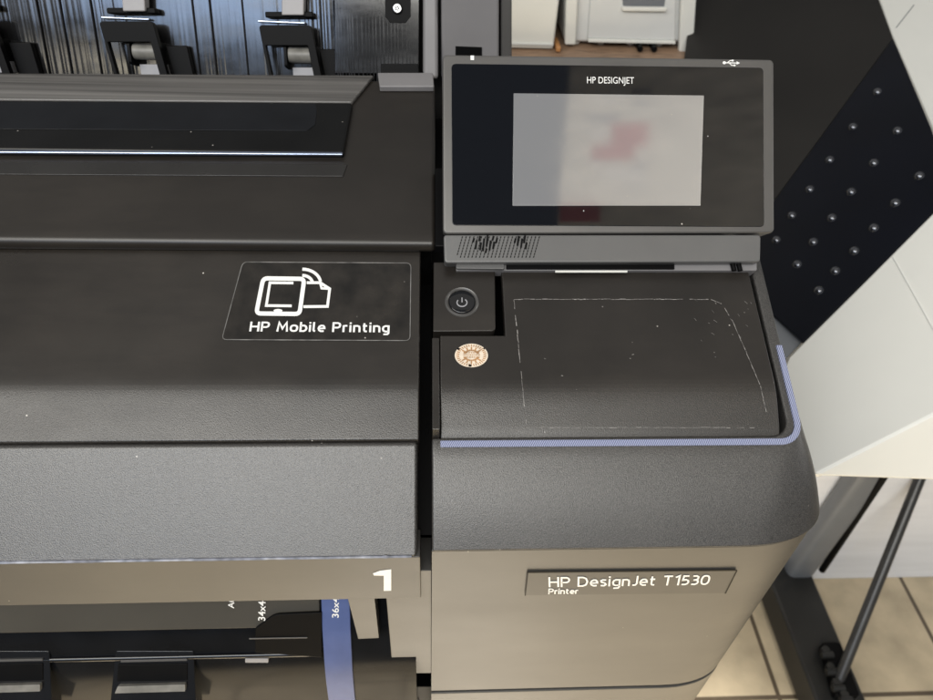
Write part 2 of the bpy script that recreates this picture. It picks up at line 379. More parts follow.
# chin + lip below the lid
bm = bmesh.new()
lip_b = at(300, 602, (0, YF, 0), (0, 1, 0))
extr(bm, chin_l + [(chin_l[-1][0] + .02, chin_l[-1][1] - .012), (YF + .02, LIPTOP[1] + .004)], XL, XR0 - .001)
chin = finish('front_fascia', bm, M['grain'], printer, bevel=.0022, seg=3, ang=25)
bm = bmesh.new()
extr(bm, [(YF + .0012, LIPTOP[1] - .0006), (YF + .0012, lip_b.z), (YF + .004, lip_b.z - .001), (YF + .02, lip_b.z + .001), (YF + .02, LIPTOP[1] - .0006)], XL, XR0 + .0006)
lip = finish('fascia_lip', bm, M['panel'], chin, bevel=.0007)
LIP = Plane((0, YF + .0012, 0), (0, -1, 0))
M['worn'] = mat('worn_edge', (.20, .21, .25), .35, var=.5, vscale=150)
bm = bmesh.new(); x = -.7; prev = None
while x < XR0 - .004:
    r_ = .0004 * (.25 + random.random()) * (1 if random.random() < .9 else 1.8); y0_, z0_ = YF - .0001, LIPTOP[1] + .0016
    q4 = [bm.verts.new((x, y0_ - .0002, z0_ - r_)), bm.verts.new((x, y0_ + .0006, z0_ + r_ * 1.6)), bm.verts.new((x, y0_ + .0016, z0_))]
    if prev:
        for k in range(3): bm.faces.new((prev[k], q4[k], q4[(k + 1) % 3], prev[(k + 1) % 3]))
    prev = q4; x += random.uniform(.002, .006)
finish('worn_edge', bm, M['worn'], chin)
# pale worn line on the edge of the chin
decal('tray_number', [[(373.0, 573.0), (380, 570.4), (391.2, 569), (391.2, 590.2), (383.8, 590.4), (383.8, 575.2), (374, 575)]], LIP, M['white_ink'], lip, lift=.0003)

# label on the lid ------------------------------------------------------------
def Z6(x, y): return (200 + x / 3.588, 230 + y / 3.588)
corner = [(243, 262.5), (411, 263.5), (410, 341), (222, 340)]
rp = [(p.x, p.y) for p in round_poly([Vector((x, y, 0)) for x, y in corner], 5)]
lab = decal('mobile_printing_label', [rp], LID, M['film'], printer, lift=.0005, thick=.0003)
lab['label'] = 'clear glossy label printed with a tablet, a page and white lettering'
decal('label_edge_glint', stroke(rp, .8, True), LID, M['film_edge_glint'], lab, lift=.00055, thick=.0003)  # pale line paints the highlight along the film edge
W = 15 / 3.588
tab = [Z6(228, 176), Z6(375, 178), Z6(358, 304), Z6(203, 302)]
tabr = [(p.x, p.y) for p in round_poly([Vector((x, y, 0)) for x, y in tab], 4.5, 5)]
pol = stroke(tabr, W, True)
pol += stroke([Z6(336, 193), Z6(252, 192), Z6(239, 274), Z6(330, 275)], 2.6)
pol += [ell(*Z6(281, 292), 4.4, 1.6)]
pol += stroke([Z6(384, 192), Z6(432, 192), Z6(466, 214), Z6(458, 277), Z6(372, 278)], 2.7)
pol += stroke([Z6(432, 194), Z6(437, 212), Z6(464, 214)], 2.2)
for rad in (34, 60):
    pol += stroke([Z6(368 + rad * 1.1 * math.sin(R(t)), 196 - rad * .88 * math.cos(R(t))) for t in range(0, 86, 9)], 3.0)
decal('device_icon', pol, LID, M['white_ink'], lab, lift=.0009)
lettering('label_lettering', 'HP Mobile Printing', LID, 249.5, 332, 389.5, 333, 9.6, M['white_ink'], lab, w=.165, lift=.0009, gap=.28)

# upper cover -----------------------------------------------------------------
b0 = LID.hit(300, 253)[0]
up_start = (b0.y - .001, b0.z + .0085)
UPS = 15
upper_pts = march(300, up_start, 243, 78, lambda v: UPS + 22 * sstep(236, 244, v), 30)
UPPER = Surf(upper_pts)
bm = bmesh.new()
extr(bm, upper_pts + [(y, z - .03) for y, z in upper_pts[::-1][:1]] + [(b0.y + .004, b0.z + .0004), (b0.y - .001, b0.z + .0012)], XL, .0040)
upper = finish('upper_cover', bm, M['smooth'], printer, bevel=.0032, seg=4, ang=40)
def slab(name, us, vs, surf, h0, h1, m, parent, bev, uc=None):
    (u0, u1), (v0, v1) = us, vs
    cs = uc or [(u0, v0), (u1, v0), (u1, v1), (u0, v1)]
    pts = []; n = None
    for (u, v) in cs:
        p, n = surf.hit(u, v, h0); pts.append(p)
    bm = bmesh.new(); poly_prism(bm, pts, n * (h1 - h0))
    return finish(name, bm, m, parent, bevel=bev, seg=4)
win = slab('viewing_window', 0, 0, UPPER, -.001, .007, M['window'], printer, .0025, uc=[(-430, 108), (352, 111), (345, 160), (-430, 155)]) if False else None
def uslab(name, corners, h0, h1, m, parent, bev, seg=4):
    pts = [UPPER.hit(u, v)[0] for u, v in corners]; n = UPPER.hit(200, 130)[1]
    bm = bmesh.new(); poly_prism(bm, [p + n * h0 for p in pts], n * (h1 - h0))
    return finish(name, bm, m, parent, bevel=bev, seg=seg)
win = uslab('viewing_window', [(-500, 101), (353, 107), (344, 158), (-500, 149)], -.002, .0045, M['window'], printer, .0022)
win['label'] = 'long glossy smoked window in the upper cover'
uslab('window_inset', [(-500, 104), (316, 109), (318, 115), (316, 130), (308, 136), (-500, 132)], .0046, .0049, M['gloss'], win, .0001)
uslab('window_ledge', [(-500, 158), (347.5, 165), (343, 177), (-500, 172)], -.001, .0007, M['ledge'], win, .0004)
uslab('window_edge_glint', [(-500, 151.5), (343.5, 156.5), (343.5, 159.4), (-500, 154.4)], .0026, .0046, M['edge_glint'], win, .0009)  # added strip in place of the highlight on the rounded window edge
st = uslab('acrylic_strip', [(-500, 74), (374, 79), (352, 106), (-500, 100)], .0, .0035, M['strip'], printer, .0012)
uslab('strip_seam', [(-500, 88), (362, 92.5), (361, 94), (-500, 89.5)], .0036, .0039, M['silver'], st, .0001) if False else None
uslab('hinge_bracket', [(378, 78), (433, 78), (434, 92), (380, 92)], .0, .005, M['post'], printer, .001)
uslab('corner_post', [(435, 172), (446, 172), (446, 250), (435, 250)], -.004, .004, M['black'], printer, .001)

# paper well behind the cover: ribbed back plate ------------------------------
wb = UPPER.hit(200, 76)[0]
WA = R(68); WN = Vector((0, -math.sin(WA), math.cos(WA))); WT = Vector((0, math.cos(WA), math.sin(WA)))
w0 = Vector((0, wb.y + .020, wb.z - .02))
WELL = Plane(w0, WN)
xr = WELL.hit(336, 35)[0].x
bm = bmesh.new()
x = -.95; cols = []
while x < xr:
    cols.append((x, random.choice((0, 0, .00003, .00007)) + random.random() * .00006)); x += random.choice((.0005, .0007, .0009, .0014))
prev = None
for (x, h) in cols:
    for xx in (x,):
        a = bm.verts.new(w0 + Vector((xx, 0, 0)) + WN * h - WT * .02); b = bm.verts.new(w0 + Vector((xx, 0, 0)) + WN * h + WT * .16)
        if prev: bm.faces.new((prev[0], a, b, prev[1]))
        prev = (a, b)
pa_, pb_ = cols[0][0], cols[-1][0]
poly_prism(bm, [w0 + Vector((pa_, 0, 0)) - WN * .001 - WT * .02, w0 + Vector((pb_, 0, 0)) - WN * .001 - WT * .02, w0 + Vector((pb_, 0, 0)) - WN * .001 + WT * .16, w0 + Vector((pa_, 0, 0)) - WN * .001 + WT * .16], -WN * .005)
back = finish('back_plate', bm, M['ridge'], printer, smooth=True, ang=60)
# deeper grooves
def wquad(name, corners, h0, h1, m, parent, bev=.0006, plane=None):
    pl = plane or WELL
    pts = [pl.hit(u, v)[0] for u, v in corners]
    bm = bmesh.new(); poly_prism(bm, [p + pl.n * h0 for p in pts], pl.n * (h1 - h0))
    return finish(name, bm, m, parent, bevel=bev, seg=2)
bm = bmesh.new()
for u in (43, 66, 96, 196, 213, 245, 322, -40, -60, -100):
    p = WELL.hit(u, 35)[0]
    c = Vector((p.x, w0.y, w0.z)) + WN * .0004
    poly_prism(bm, [c - WT * .02 - Vector((.0004, 0, 0)), c - WT * .02 + Vector((.0004, 0, 0)), c + WT * .16 + Vector((.0004, 0, 0)), c + WT * .16 - Vector((.0004, 0, 0))], WN * .0014)
finish('groove', bm, M['black'], back)
bm = bmesh.new(); pr = WELL.hit(512, 35)[0].x
poly_prism(bm, [Vector((xx, w0.y, w0.z)) - WN * .03 + WT * k for xx, k in ((xr - .01, -.06), (pr, -.06), (pr, .16), (xr - .01, .16))], -WN * .004)
finish('well_backing', bm, M['black'], printer)
# pinch-roller arms
def roller_arm():
    bm = bmesh.new()
    fr = [(109, 23), (161, 23), (176, 78), (168.5, 78), (159, 43), (117.5, 43), (127.5, 78), (124, 78)]
    pts = [WELL.hit(u, v)[0] + WN * .012 for u, v in round_px(fr, [4, 4, 0, 0, 1, 1, 0, 0])]
    poly_prism(bm, pts, WN * .006)
    o = finish('roller_arm', bm, M['black'], printer, bevel=.001)
    p = WELL.hit(139, 52)[0] + WN * .010; r = WELL.hit(165, 52.5)[0] + WN * .010
    bm = bmesh.new(); tube(bm, p, r, .0058); finish('roller', bm, M['rubber'], o, bevel=.001)
    for u in (137, 166):
        bm = bmesh.new(); c = WELL.hit(u, 53)[0] + WN * .008
        poly_prism(bm, round_poly([c + Vector((-.001, 0, 0)) + WN * a + WT * b for a, b in ((-.008, -.010), (.008, -.008), (.008, .007), (-.008, .007))], .002), (.002, 0, 0))
        finish('roller_bracket', bm, M['black'], o)
    wquad('pad', [(143, 64.5), (169, 64.5), (172, 76), (145, 76)], .001, .008, M['pad'], o)
    wquad('carrier_block', [(127, -30), (150, -30), (152, 13), (130, 13)], .004, .014, M['gblock'], o, .001)
    wquad('carrier_bar', [(112, 9), (160, 9), (161, 15), (113, 15)], .001, .011, M['black'], o, .001)
    wquad('clip', [(104, 17), (152, 19), (152, 21), (104, 19)], .003, .006, M['silver'], o, .0005)
    wquad('side_block', [(168, 46), (190, 46), (197, 78), (177, 78)], .001, .007, M['black'], o, .001)
    return o
def round_px(pts, rs):
    return [(p.x, p.y) for p in round_poly([Vector((x, y, 0)) for x, y in pts], rs, 5)]
arm = roller_arm()
dx = (WELL.hit(298, 35)[0] - WELL.hit(145, 35)[0]).x
for k in (1, -1, -2, -3, -4):
    c = arm.copy(); C.objects.link(c); c.parent = printer; c.location = arm.location + Vector((dx * k, 0, 0))
    for ch in arm.children:
        d = ch.copy(); C.objects.link(d); d.parent = c
# right end of the well
wp = wquad('well_end_panel', [(336, -40), (420, -40), (419, 74), (336, 74)], .0, .010, M['ridge'], printer, .0008)
bm = bmesh.new(); u = 338
while u < 417:
    p = WELL.hit(u, 35)[0]; c = Vector((p.x, w0.y, w0.z)) + WN * .0099; hw = Vector((random.uniform(.0002, .0005), 0, 0))
    poly_prism(bm, [c - WT * .02 - hw, c - WT * .02 + hw, c + WT * .12 + hw, c + WT * .12 - hw], WN * random.uniform(.0002, .0005)); u += random.uniform(2.2, 4.5)
finish('panel_ribs', bm, M['ridge'], wp)
wquad('screw_recess', [(386, -40), (411, -40), (411, 18), (406, 24), (391, 24), (386, 18)], .0104, .0108, M['black'], wp, .0003)
bm = bmesh.new(); p = WELL.hit(398, 10)[0]; tube(bm, p + WN * .0108, p + WN * .0135, .0042, .0034)
sr = finish('screw', bm, M['silver'], wp, bevel=.0006)
bm = bmesh.new()
for t in range(5):
    a = 2 * math.pi * t / 5; cc = p + WN * .0135 + (Vector((math.cos(a), 0, 0)) + WT * math.sin(a)) * .0011
    tube(bm, cc, cc + WN * .0002, .0006, seg=6)
finish('screw_socket', bm, M['black'], sr)
wquad('end_notch', [(382, 64), (418, 64), (419, 73), (382, 73)], .0102, .0112, M['black'], wp, .0002)
wquad('end_column', [(423, -40), (438, -40), (438, 80), (423, 76)], .004, .016, M['post'], printer, .003)
VW = Plane((0, w0.y + .012, w0.z), (0, -1, .1))
ps = wquad('side_post', [(441, -60), (498, -60), (498, 75), (441, 75)], -.01, .012, M['post'], printer, .0025, plane=VW)
wquad('post_slot', [(455, 42), (481, 43), (481, 56), (455, 56)], .0122, .0128, M['black'], ps, .0002, plane=VW)
wquad('post_edge', [(500, -60), (511, -60), (511, 75), (500, 75)], -.01, .008, M['frame'], printer, .002, plane=VW)

# right-hand module -----------------------------------------------------------
XRT = .671 * (CAM.z - CHZ)
def outline(y_front, x_right, rx, ry, y_back, off=0.0, nside=8, zf=None):
    """open outline from the left front, round the right corner, to the right back: [(x,y)]"""
    pts = []
    xl = XM
    for i in range(9): pts.append((xl + (x_right - rx - xl) * i / 8, y_front + off))
    for i in range(1, 17):
        t = math.pi / 2 * i / 16
        e = .88
        pts.append((x_right - rx + (rx - off) * (math.sin(t) ** e), y_front + ry - (ry - off) * (math.cos(t) ** e)))
    for i in range(1, nside + 1): pts.append((x_right - off, y_front + ry + (y_back - y_front - ry) * i / nside))
    return pts
YB = .40
ring_bot = [Vector((x, y, CHZ)) for x, y in outline(YF, XRT, .060, .036, YB)]
XT = XRT - .019
def on_top(x, y, lift=0): return Vector((x, y, TRIM[1] + (y - TRIM[0]) * math.tan(ca))) + CN * lift
ring_top = [on_top(x, y) for x, y in outline(TRIM[0], XT, .016, .016, YB)]
ring_mid = []
for a, b in zip(ring_bot, ring_top):
    m_ = a.lerp(b, .52); ring_mid.append(m_)
def bulge(i, k):
    a, b = ring_bot[i], ring_top[i]
    t0 = ring_bot[max(0, i - 1)]; t1 = ring_bot[min(len(ring_bot) - 1, i + 1)]
    tg = (t1 - t0).normalized(); nn = tg.cross((b - a).normalized()).normalized()
    return nn * k
rings = [ring_bot]
NB = 8
for j in range(1, NB + 1):
    t = j / NB; rings.append([a.lerp(b, t) + bulge(i, .0022 * math.sin(math.pi * t)) for i, (a, b) in enumerate(zip(ring_bot, ring_top))])
ring_in = [on_top(x, y, -.0004) for x, y in outline(TRIM[0] + .0055, XT - .0075, .012, .012, YB)]
ring_dn = [p - CN * .014 for p in ring_in]
rings += [ring_in, ring_dn]
bm = bmesh.new()
RV = [[bm.verts.new(p) for p in r] for r in rings]
for a, b in zip(RV[:-1], RV[1:]):
    for i in range(len(a) - 1): bm.faces.new((a[i], a[i + 1], b[i + 1], b[i]))
# left side wall and underside
wl = [r[0] for r in RV]
bl = bm.verts.new(Vector((XM, YB, CHZ)))
bt = bm.verts.new(on_top(XM, YB, -.006))
bm.faces.new(wl[:-2] + [wl[-2], wl[-1], bt, bl])
bm.faces.new(RV[0] + [bl])
house = finish('ink_module_housing', bm, M['grain'], printer, bevel=.0016, seg=3, ang=35)
house['label'] = 'rounded grained housing of the right-hand module'
# blue ribbed trim in the rim: front and part of the right side
n_end = 9 + 16 + 2
out2 = outline(TRIM[0] - .0002, XT + .0004, .016, .016, TRIM[0] + .062, nside=4)
inn2 = outline(TRIM[0] + .0036, XT - .0035, .0115, .0115, TRIM[0] + .062, nside=4)
out2 = out2[:]; inn2 = inn2[:]
bm = bmesh.new(); A, B, A2, B2 = [], [], [], []
for (xo, yo), (xi, yi) in zip(out2, inn2):
    xo = max(xo, XM + .005); xi = max(xi, XM + .005)
    A.append(bm.verts.new(on_top(xo, yo, .0012))); B.append(bm.verts.new(on_top(xi, yi, .0012)))
    A2.append(bm.verts.new(on_top(xo, yo, -.002))); B2.append(bm.verts.new(on_top(xi, yi, -.002)))
for i in range(len(A) - 1):
    bm.faces.new((A[i], A[i + 1], B[i + 1], B[i])); bm.faces.new((A2[i], A[i], A[i + 1], A2[i + 1])) if False else bm.faces.new((A2[i], A2[i + 1], A[i + 1], A[i]))
    bm.faces.new((B[i], B[i + 1], B2[i + 1], B2[i])); bm.faces.new((B2[i], B2[i + 1], A2[i + 1], A2[i]))
bm.faces.new((A[0], B[0], B2[0], A2[0])); bm.faces.new((A[-1], A2[-1], B2[-1], B[-1]))
bmesh.ops.remove_doubles(bm, verts=bm.verts, dist=1e-6)
finish('blue_trim', bm, M['trim'], house, bevel=.0006)
# left rib of the module that rises beside the cover
bm = bmesh.new()
hi = COVER.hit(440, 338)[0]; mid = COVER.hit(440, 385)[0]; yf_ = TRIM[0] + .006
rib = [(hi.y, hi.z + .0004), (mid.y, mid.z + .0008), (yf_, mid.z + .0008 - (mid.y - yf_) * math.tan(ca)), (yf_, CHZ + .012), (hi.y, CHZ + .012)]
extr(bm, rib, XM + .0002, XM + .0046)
finish('side_rib', bm, M['lidp'], house, bevel=.0005)
# vertical front panel below the chin
zb = at(600, 689, (0, YF, 0), (0, 1, 0)).z
bm = bmesh.new()
o1 = outline(YF, XRT, .060, .036, YB, off=.0016)
def skin(bm, o, zs, xl=XM):
    rr = [[bm.verts.new(Vector((max(x, xl), y, z))) for x, y in o] for z in zs]
    for a, b in zip(rr[:-1], rr[1:]):
        for i in range(len(a) - 1): bm.faces.new((a[i], a[i + 1], b[i + 1], b[i]))
    for r in (rr[0], rr[-1]):
        bm.faces.new(r + [bm.verts.new(Vector((xl, YB, r[0].co.z)))])
    bmesh.ops.remove_doubles(bm, verts=bm.verts, dist=1e-6)
skin(bm, o1, [zb, CHZ - .0008])
fp = finish('front_panel', bm, M['panel'], printer, bevel=.0012, ang=40)
bm = bmesh.new(); skin(bm, outline(YF, XRT, .060, .036, YB, off=.006), [zb - .004, zb + .001]); finish('panel_gap', bm, M['black'], fp)
bm = bmesh.new(); skin(bm, outline(YF, XRT, .060, .036, YB, off=.0012), [zb - .12, zb - .0035]); finish('base_panel', bm, M['panel'], printer, bevel=.0012, ang=40)
# name plate
FP = Plane((0, YF + .0016, 0), (0, -1, 0))
M['plate'] = mat('dark_name_plate', (.040, .038, .036), .48, var=.1)
npl = decal('name_plate', [[(528, 571), (735.5, 569), (724, 592), (525, 594)]], FP, M['plate'], fp, lift=.0008, thick=.0012)
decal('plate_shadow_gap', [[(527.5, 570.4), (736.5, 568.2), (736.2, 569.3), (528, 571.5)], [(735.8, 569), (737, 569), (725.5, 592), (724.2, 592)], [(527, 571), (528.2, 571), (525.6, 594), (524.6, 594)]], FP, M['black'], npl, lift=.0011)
lettering('model_lettering', 'HP DesignJet T1530', FP, 548.5, 585.3, 708, 583, 9.8, M['white_ink'], npl, w=.13, lift=.0012, lean=.20)
lettering('printer_lettering', 'Printer', FP, 548, 592.4, 578, 592, 5.4, M['white_ink'], npl, w=.17, lift=.0012, lean=.15)

# cover plate of the module (notched for the power button) ---------------------
bm = bmesh.new()
xc = [XM + .0050, COVER.hit(503, 300)[0].x, XT - .0125]
yn = COVER.hit(460, 336)[0].y
np_ = len(cover_pts)
grid = [[bm.verts.new(Vector((x, y, z))) for (y, z) in cover_pts] for x in xc]
for i in range(2):
    for j in range(np_ - 1):
        if i == 0 and cover_pts[j + 1][0] > yn + .001: continue
        bm.faces.new((grid[i][j], grid[i][j + 1], grid[i + 1][j + 1], grid[i + 1][j]))
bmesh.ops.delete(bm, geom=[v for v in bm.verts if not v.link_faces], context='VERTS')
bmesh.ops.recalc_face_normals(bm, faces=bm.faces[:])
up = sum(f.normal.z for f in bm.faces)
if up < 0: bmesh.ops.reverse_faces(bm, faces=bm.faces[:])
cover = finish('module_cover', bm, M['lidp'], printer, solid=.007, solid_off=-1, bevel=.0010, ang=40)
cover['label'] = 'satin black module cover with a scuffed rectangle and a round seal'
# scuffed dashed outline
def dashes(pts, w, fill, ln):
    out = []
    for (x0, y0), (x1, y1) in zip(pts[:-1], pts[1:]):
        d = math.hypot(x1 - x0, y1 - y0); t = 0
        while t < d:
            l = min(random.uniform(.4, 1.6) * ln, d - t)
            if random.random() < fill:
                ux, uy = (x1 - x0) / d, (y1 - y0) / d; ww = w * random.uniform(.5, 1.2); j = random.uniform(-.3, .3)
                a = (x0 + ux * t - uy * j, y0 + uy * t + ux * j); b = (x0 + ux * (t + l) - uy * j, y0 + uy * (t + l) + ux * j)
                out.append([(a[0] - uy * ww / 2, a[1] + ux * ww / 2), (b[0] - uy * ww / 2, b[1] + ux * ww / 2), (b[0] + uy * ww / 2, b[1] - ux * ww / 2), (a[0] + uy * ww / 2, a[1] - ux * ww / 2)])
            t += l + random.uniform(.0, .7)
    return out
d = dashes([(514, 299.5), (711, 299.5)], .6, .9, 4)
d += dashes([(711, 299.5), (722, 304), (733, 322), (748, 357), (760, 386), (766, 412)], .6, .85, 4)
d += dashes([(514, 300), (526.5, 427.5)], .7, .75, 5)
d += dashes([(526.5, 427.5), (763, 427.5)], .5, .8, 6)
for k in range(16):
    u, v = random.uniform(690, 752), random.uniform(296, 345)
    if u - 690 > 62 - (v - 296) * .2: continue
    a = random.uniform(.3, 1.1); l = random.uniform(1, 4)
    d += stroke([(u, v), (u + l * math.cos(a), v + l * math.sin(a))], random.uniform(.15, .3))
for k in range(10):
    u, v = random.uniform(530, 750), random.uniform(300, 425)
    d += stroke([(u, v), (u + random.uniform(-2, 2), v + random.uniform(-.6, .6))], random.uniform(.4, .8))
def curved_decal(name, polys, surf, m, parent, lift=.0003):
    bm = bmesh.new()
    for pl in polys:
        vs = [bm.verts.new(surf.hit(u, v, lift)[0]) for u, v in pl]
        try: bm.faces.new(vs)
        except ValueError: pass
    return finish(name, bm, m, parent, smooth=False, solid=.0001, solid_off=-1)
curved_decal('scuff_marks', d, COVER, M['scratch'], cover)
# round seal
M['seal'] = mat('pale_seal', (.72, .62, .50), .35, var=.15, vscale=300)
M['copper'] = mat('copper_print', (.40, .22, .10), .4, var=.3, vscale=300)
seal = decal('round_seal', [ell(471.3, 355.8, 16.6, 11.8, 40)], COVER, M['seal'], cover, lift=.0005, thick=.0002)
seal['label'] = 'small round cream and copper seal sticker'
pol = []
for t in range(0, 360, 10):
    a = R(t); pol += stroke([(471.3 + 12.2 * math.cos(a), 355.8 + 8.6 * math.sin(a)), (471.3 + 15.2 * math.cos(a), 355.8 + 10.8 * math.sin(a))], .75)
for t in range(28):
    a = R(t * 360 / 28); rr = .78 if t % 2 else .55
    if abs(math.sin(a)) < .25: continue
    pol += stroke([(471.3 + 6 * math.cos(a), 355.8 + 4.3 * math.sin(a)), (471.3 + 15 * rr * math.cos(a), 355.8 + 10.6 * rr * math.sin(a))], 1.3)
for yy in (-2.6, -.4, 1.8):
    x = -8
    while x < 8:
        l = random.uniform(.8, 2.2); pol += stroke([(471.3 + x, 355.8 + yy), (471.3 + x + l, 355.8 + yy)], .8); x += l + .9
decal('seal_print', pol, COVER, M['copper'], seal, lift=.0007)
decal('seal_wear', [ell(458.5, 349.5, 1.5, 1.0, 8), ell(470, 366, 1.6, 1.2, 8), ell(484, 349, .9, .7, 8)], COVER, M['black'], seal, lift=.0008)

# power button plate
bm = bmesh.new()
cs = [(433.5, 262), (495, 262), (495.5, 331), (433, 331.5)]
PB = Plane(COVER.hit(465, 300, .001)[0], COVER.hit(465, 300)[1])
pts = [PB.hit(u, v)[0] for u, v in cs]
poly_prism(bm, round_poly(pts, [0, 0, .003, .001]), -PB.n * .010)
plate = finish('power_button_plate', bm, M['smooth'], printer, bevel=.0012, seg=3)
bc = PB.hit(462, 302)[0]; br = (PB.hit(479, 302)[0] - bc).length
def disc_ring(prof, c, n, seg=48):
    bm = bmesh.new(); x = Vector((1, 0, 0)); y = n.cross(x).normalized(); x = y.cross(n)
    rr = [[bm.verts.new(c + (x * math.cos(2 * math.pi * k / seg) + y * math.sin(2 * math.pi * k / seg)) * r + n * h) for k in range(seg)] for r, h in prof]
    for a, b in zip(rr[:-1], rr[1:]):
        for k in range(seg): bm.faces.new((a[k], a[(k + 1) % seg], b[(k + 1) % seg], b[k]))
    bm.faces.new(rr[-1]); bm.faces.new(rr[0][::-1])
    return bm
ring = finish('button_ring', disc_ring([(br * 1.02, -.0005), (br, .0006), (br * .93, .0012), (br * .82, .0006), (br * .80, -.0002)], bc, PB.n), M['frame'], plate, ang=50)
btn = finish('power_button', disc_ring([(br * .79, -.001), (br * .78, .0003), (br * .72, .0008), (br * .3, .0005)], bc, PB.n), M['gloss'], plate, ang=50)
BP = Plane(bc + PB.n * .0011, PB.n)
pol = stroke([(462 + 5 * math.sin(R(t)), 302.6 - 3.9 * math.cos(R(t))) for t in range(38, 323, 15)], 1.1) + stroke([(462, 297.6), (462, 302.4)], 1.1)
decal('power_symbol', pol, BP, M['pad'], btn, lift=.0)

# inner frame: dark chassis under the covers so that gaps read black -----------
bm = bmesh.new()
def down(pts, dz): return [(y, z - dz) for y, z in pts]
ch = [(YF + .024, CHZ - .02)] + [(chin_l[-1][0] + .03, chin_l[-1][1] - .03)] + [(lid_pts[-1][0], lid_pts[-1][1] - .035), (upper_pts[-1][0] + .01, upper_pts[-1][1] - .05), (.60, upper_pts[-1][1] - .05), (.60, CHZ - .02)]
extr(bm, ch, XL + .002, XT - .02)
finish('chassis', bm, M['black'], printer)
bm = bmesh.new()
box(bm, (XL + .004, .39, CHZ - .25), (XRT - .03, .622, w0.z - .05)); finish('rear_cover', bm, M['black'], printer)

# control panel ---------------------------------------------------------------
AX = (ROT @ Vector((0, 0, 1)))                     # the panel is tipped back so that it faces a standing user
DP = .455
PP = Plane(at_depth(608, 150, DP), (0, -math.cos(R(43.5)), math.sin(R(43.5))))
def pquad(name, corners, h0, h1, m, parent, r=.003, bev=.001, seg=3, plane=None):
    pl = plane or PP
    pts = [pl.hit(u, v)[0] for u, v in corners]
    bm = bmesh.new(); poly_prism(bm, [p + pl.n * h0 for p in round_poly(pts, r)], pl.n * (h1 - h0))
    return finish(name, bm, m, parent, bevel=bev, seg=seg)
pan = pquad('control_panel', [(442.5, 54.5), (774, 59.5), (774.5, 233), (443, 234)], -.016, 0, M['frame'], printer, r=.0035, bev=.0014)
pan['label'] = 'tilted grey-framed control panel with black glass and an unlit screen'
gl = pquad('panel_glass', [(451.5, 64), (763, 68), (764, 227), (452, 225.5)], -.002, .0005, M['glass'], pan, r=.003, bev=.0003)
scr = pquad('touchscreen', [(513.5, 93.8), (703.5, 96), (700, 206), (512.5, 206)], 0, .0008, M['lcd'], gl, r=.0004, bev=.0001)
GP = Plane(PP.p + PP.n * .0006, PP.n)
text('brand_lettering', 'HP DESIGNJET', GP, 587, 83.4, 634, 83.9, 6.6, M['white_ink'], gl, bold=.0, lift=.0002)
FPn = Plane(PP.p, PP.n)
decal('indicator_mark', [[(470.5, 55.8), (474, 55.9), (474, 60.3), (470.5, 60.2)]], FPn, M['white_ink'], pan, lift=.0003)
pol = stroke([(724, 63), (737, 63.3)], .9) + [ell(724.2, 63, 1.7, 1.5, 12), [(736.5, 61.6), (739.8, 63.3), (736.5, 64.9)]] + stroke([(727, 63), (730, 60.8), (732, 60.8)], .8) + stroke([(729, 63.1), (731.5, 65.6), (734, 65.6)], .8) + [[(731.6, 60), (733.4, 60), (733.4, 61.7), (731.6, 61.7)], ell(734.4, 65.6, 1.1, 1.0, 8)]
decal('usb_symbol', pol, FPn, M['white_ink'], pan, lift=.0003)
BN = Vector((0, -math.cos(R(50)), math.sin(R(50))))
BPn = Plane(PP.hit(600, 234)[0] + PP.n * -.001, BN)
bar = pquad('panel_chin', [(443.5, 232.5), (774, 232.5), (760.5, 263), (443.5, 263.5)] if False else [(443.5, 234.6), (761, 234.6), (760.5, 262), (444.5, 263)], -.012, 0, M['bar'], pan, r=.0025, bev=.0012, plane=BPn)
pol = []
for i in range(21):
    u = 459.5 + i * 3.85
    for j in range(8):
        v = 237.5 + j * 2.75
        if u > 541 or v > 259: continue
        uu = u - (v - 247) * .28
        if uu < 457 or uu > 541: continue
        pol += stroke([(uu + .35, v - 1.0), (uu - .35, v + 1.0)], .95)
decal('speaker_grille', pol, BPn, M['black'], bar, lift=.0002)
pol = []
for (u, v0, v1) in ((473.5, 238.6, 242), (476, 241, 249), (479.5, 236.5, 241), (480.5, 243, 250), (483.5, 239, 251), (487, 235.5, 246.5), (486, 249, 252.6), (490, 241, 250), (493, 236.5, 240.2), (493.5, 242.2, 249), (496.5, 238.5, 243),
                    (515, 239, 242.5), (518, 236.5, 245.5), (521.5, 239, 247.5), (524.5, 236, 243), (526, 243, 249)):
    pol += stroke([(u + .6, v0 - .4), (u - .6, v1 + .4)], 1.9)
decal('speaker_slot', pol, BPn, M['black'], bar, lift=.0004)
# bracket and hinge under the panel
HB = Plane(COVER.hit(600, 268, .004)[0], (0, -.5, .87))
pquad('hinge_bar', [(456, 250), (757, 250), (757, 270.5), (456, 270.5)], -.01, 0, M['post'], pan, r=.001, plane=HB)
pquad('hinge_tab', [(456, 255), (504, 255), (504, 270.8), (456, 270.3)], .0002, .003, M['bar'], pan, r=.001, bev=.0005, plane=HB)
pquad('hinge_slot', [(506, 262), (674, 262), (674, 270), (506, 270)], .0003, .001, M['black'], pan, r=.0005, bev=.0002, plane=HB)
pquad('hinge_clip', [(555, 271.2), (627, 271.2), (627, 273), (555, 273)], .0, .0012, M['body_white'], pan, r=.0002, bev=.0002, plane=HB)
bm = bmesh.new()
for u in (731, 737):
    a = HB.hit(u, 264)[0] + HB.n * .002; b = HB.hit(u + 2, 272)[0] + HB.n * .002; tube(bm, a, b, .0016)
finish('hinge_cable', bm, M['black'], pan)

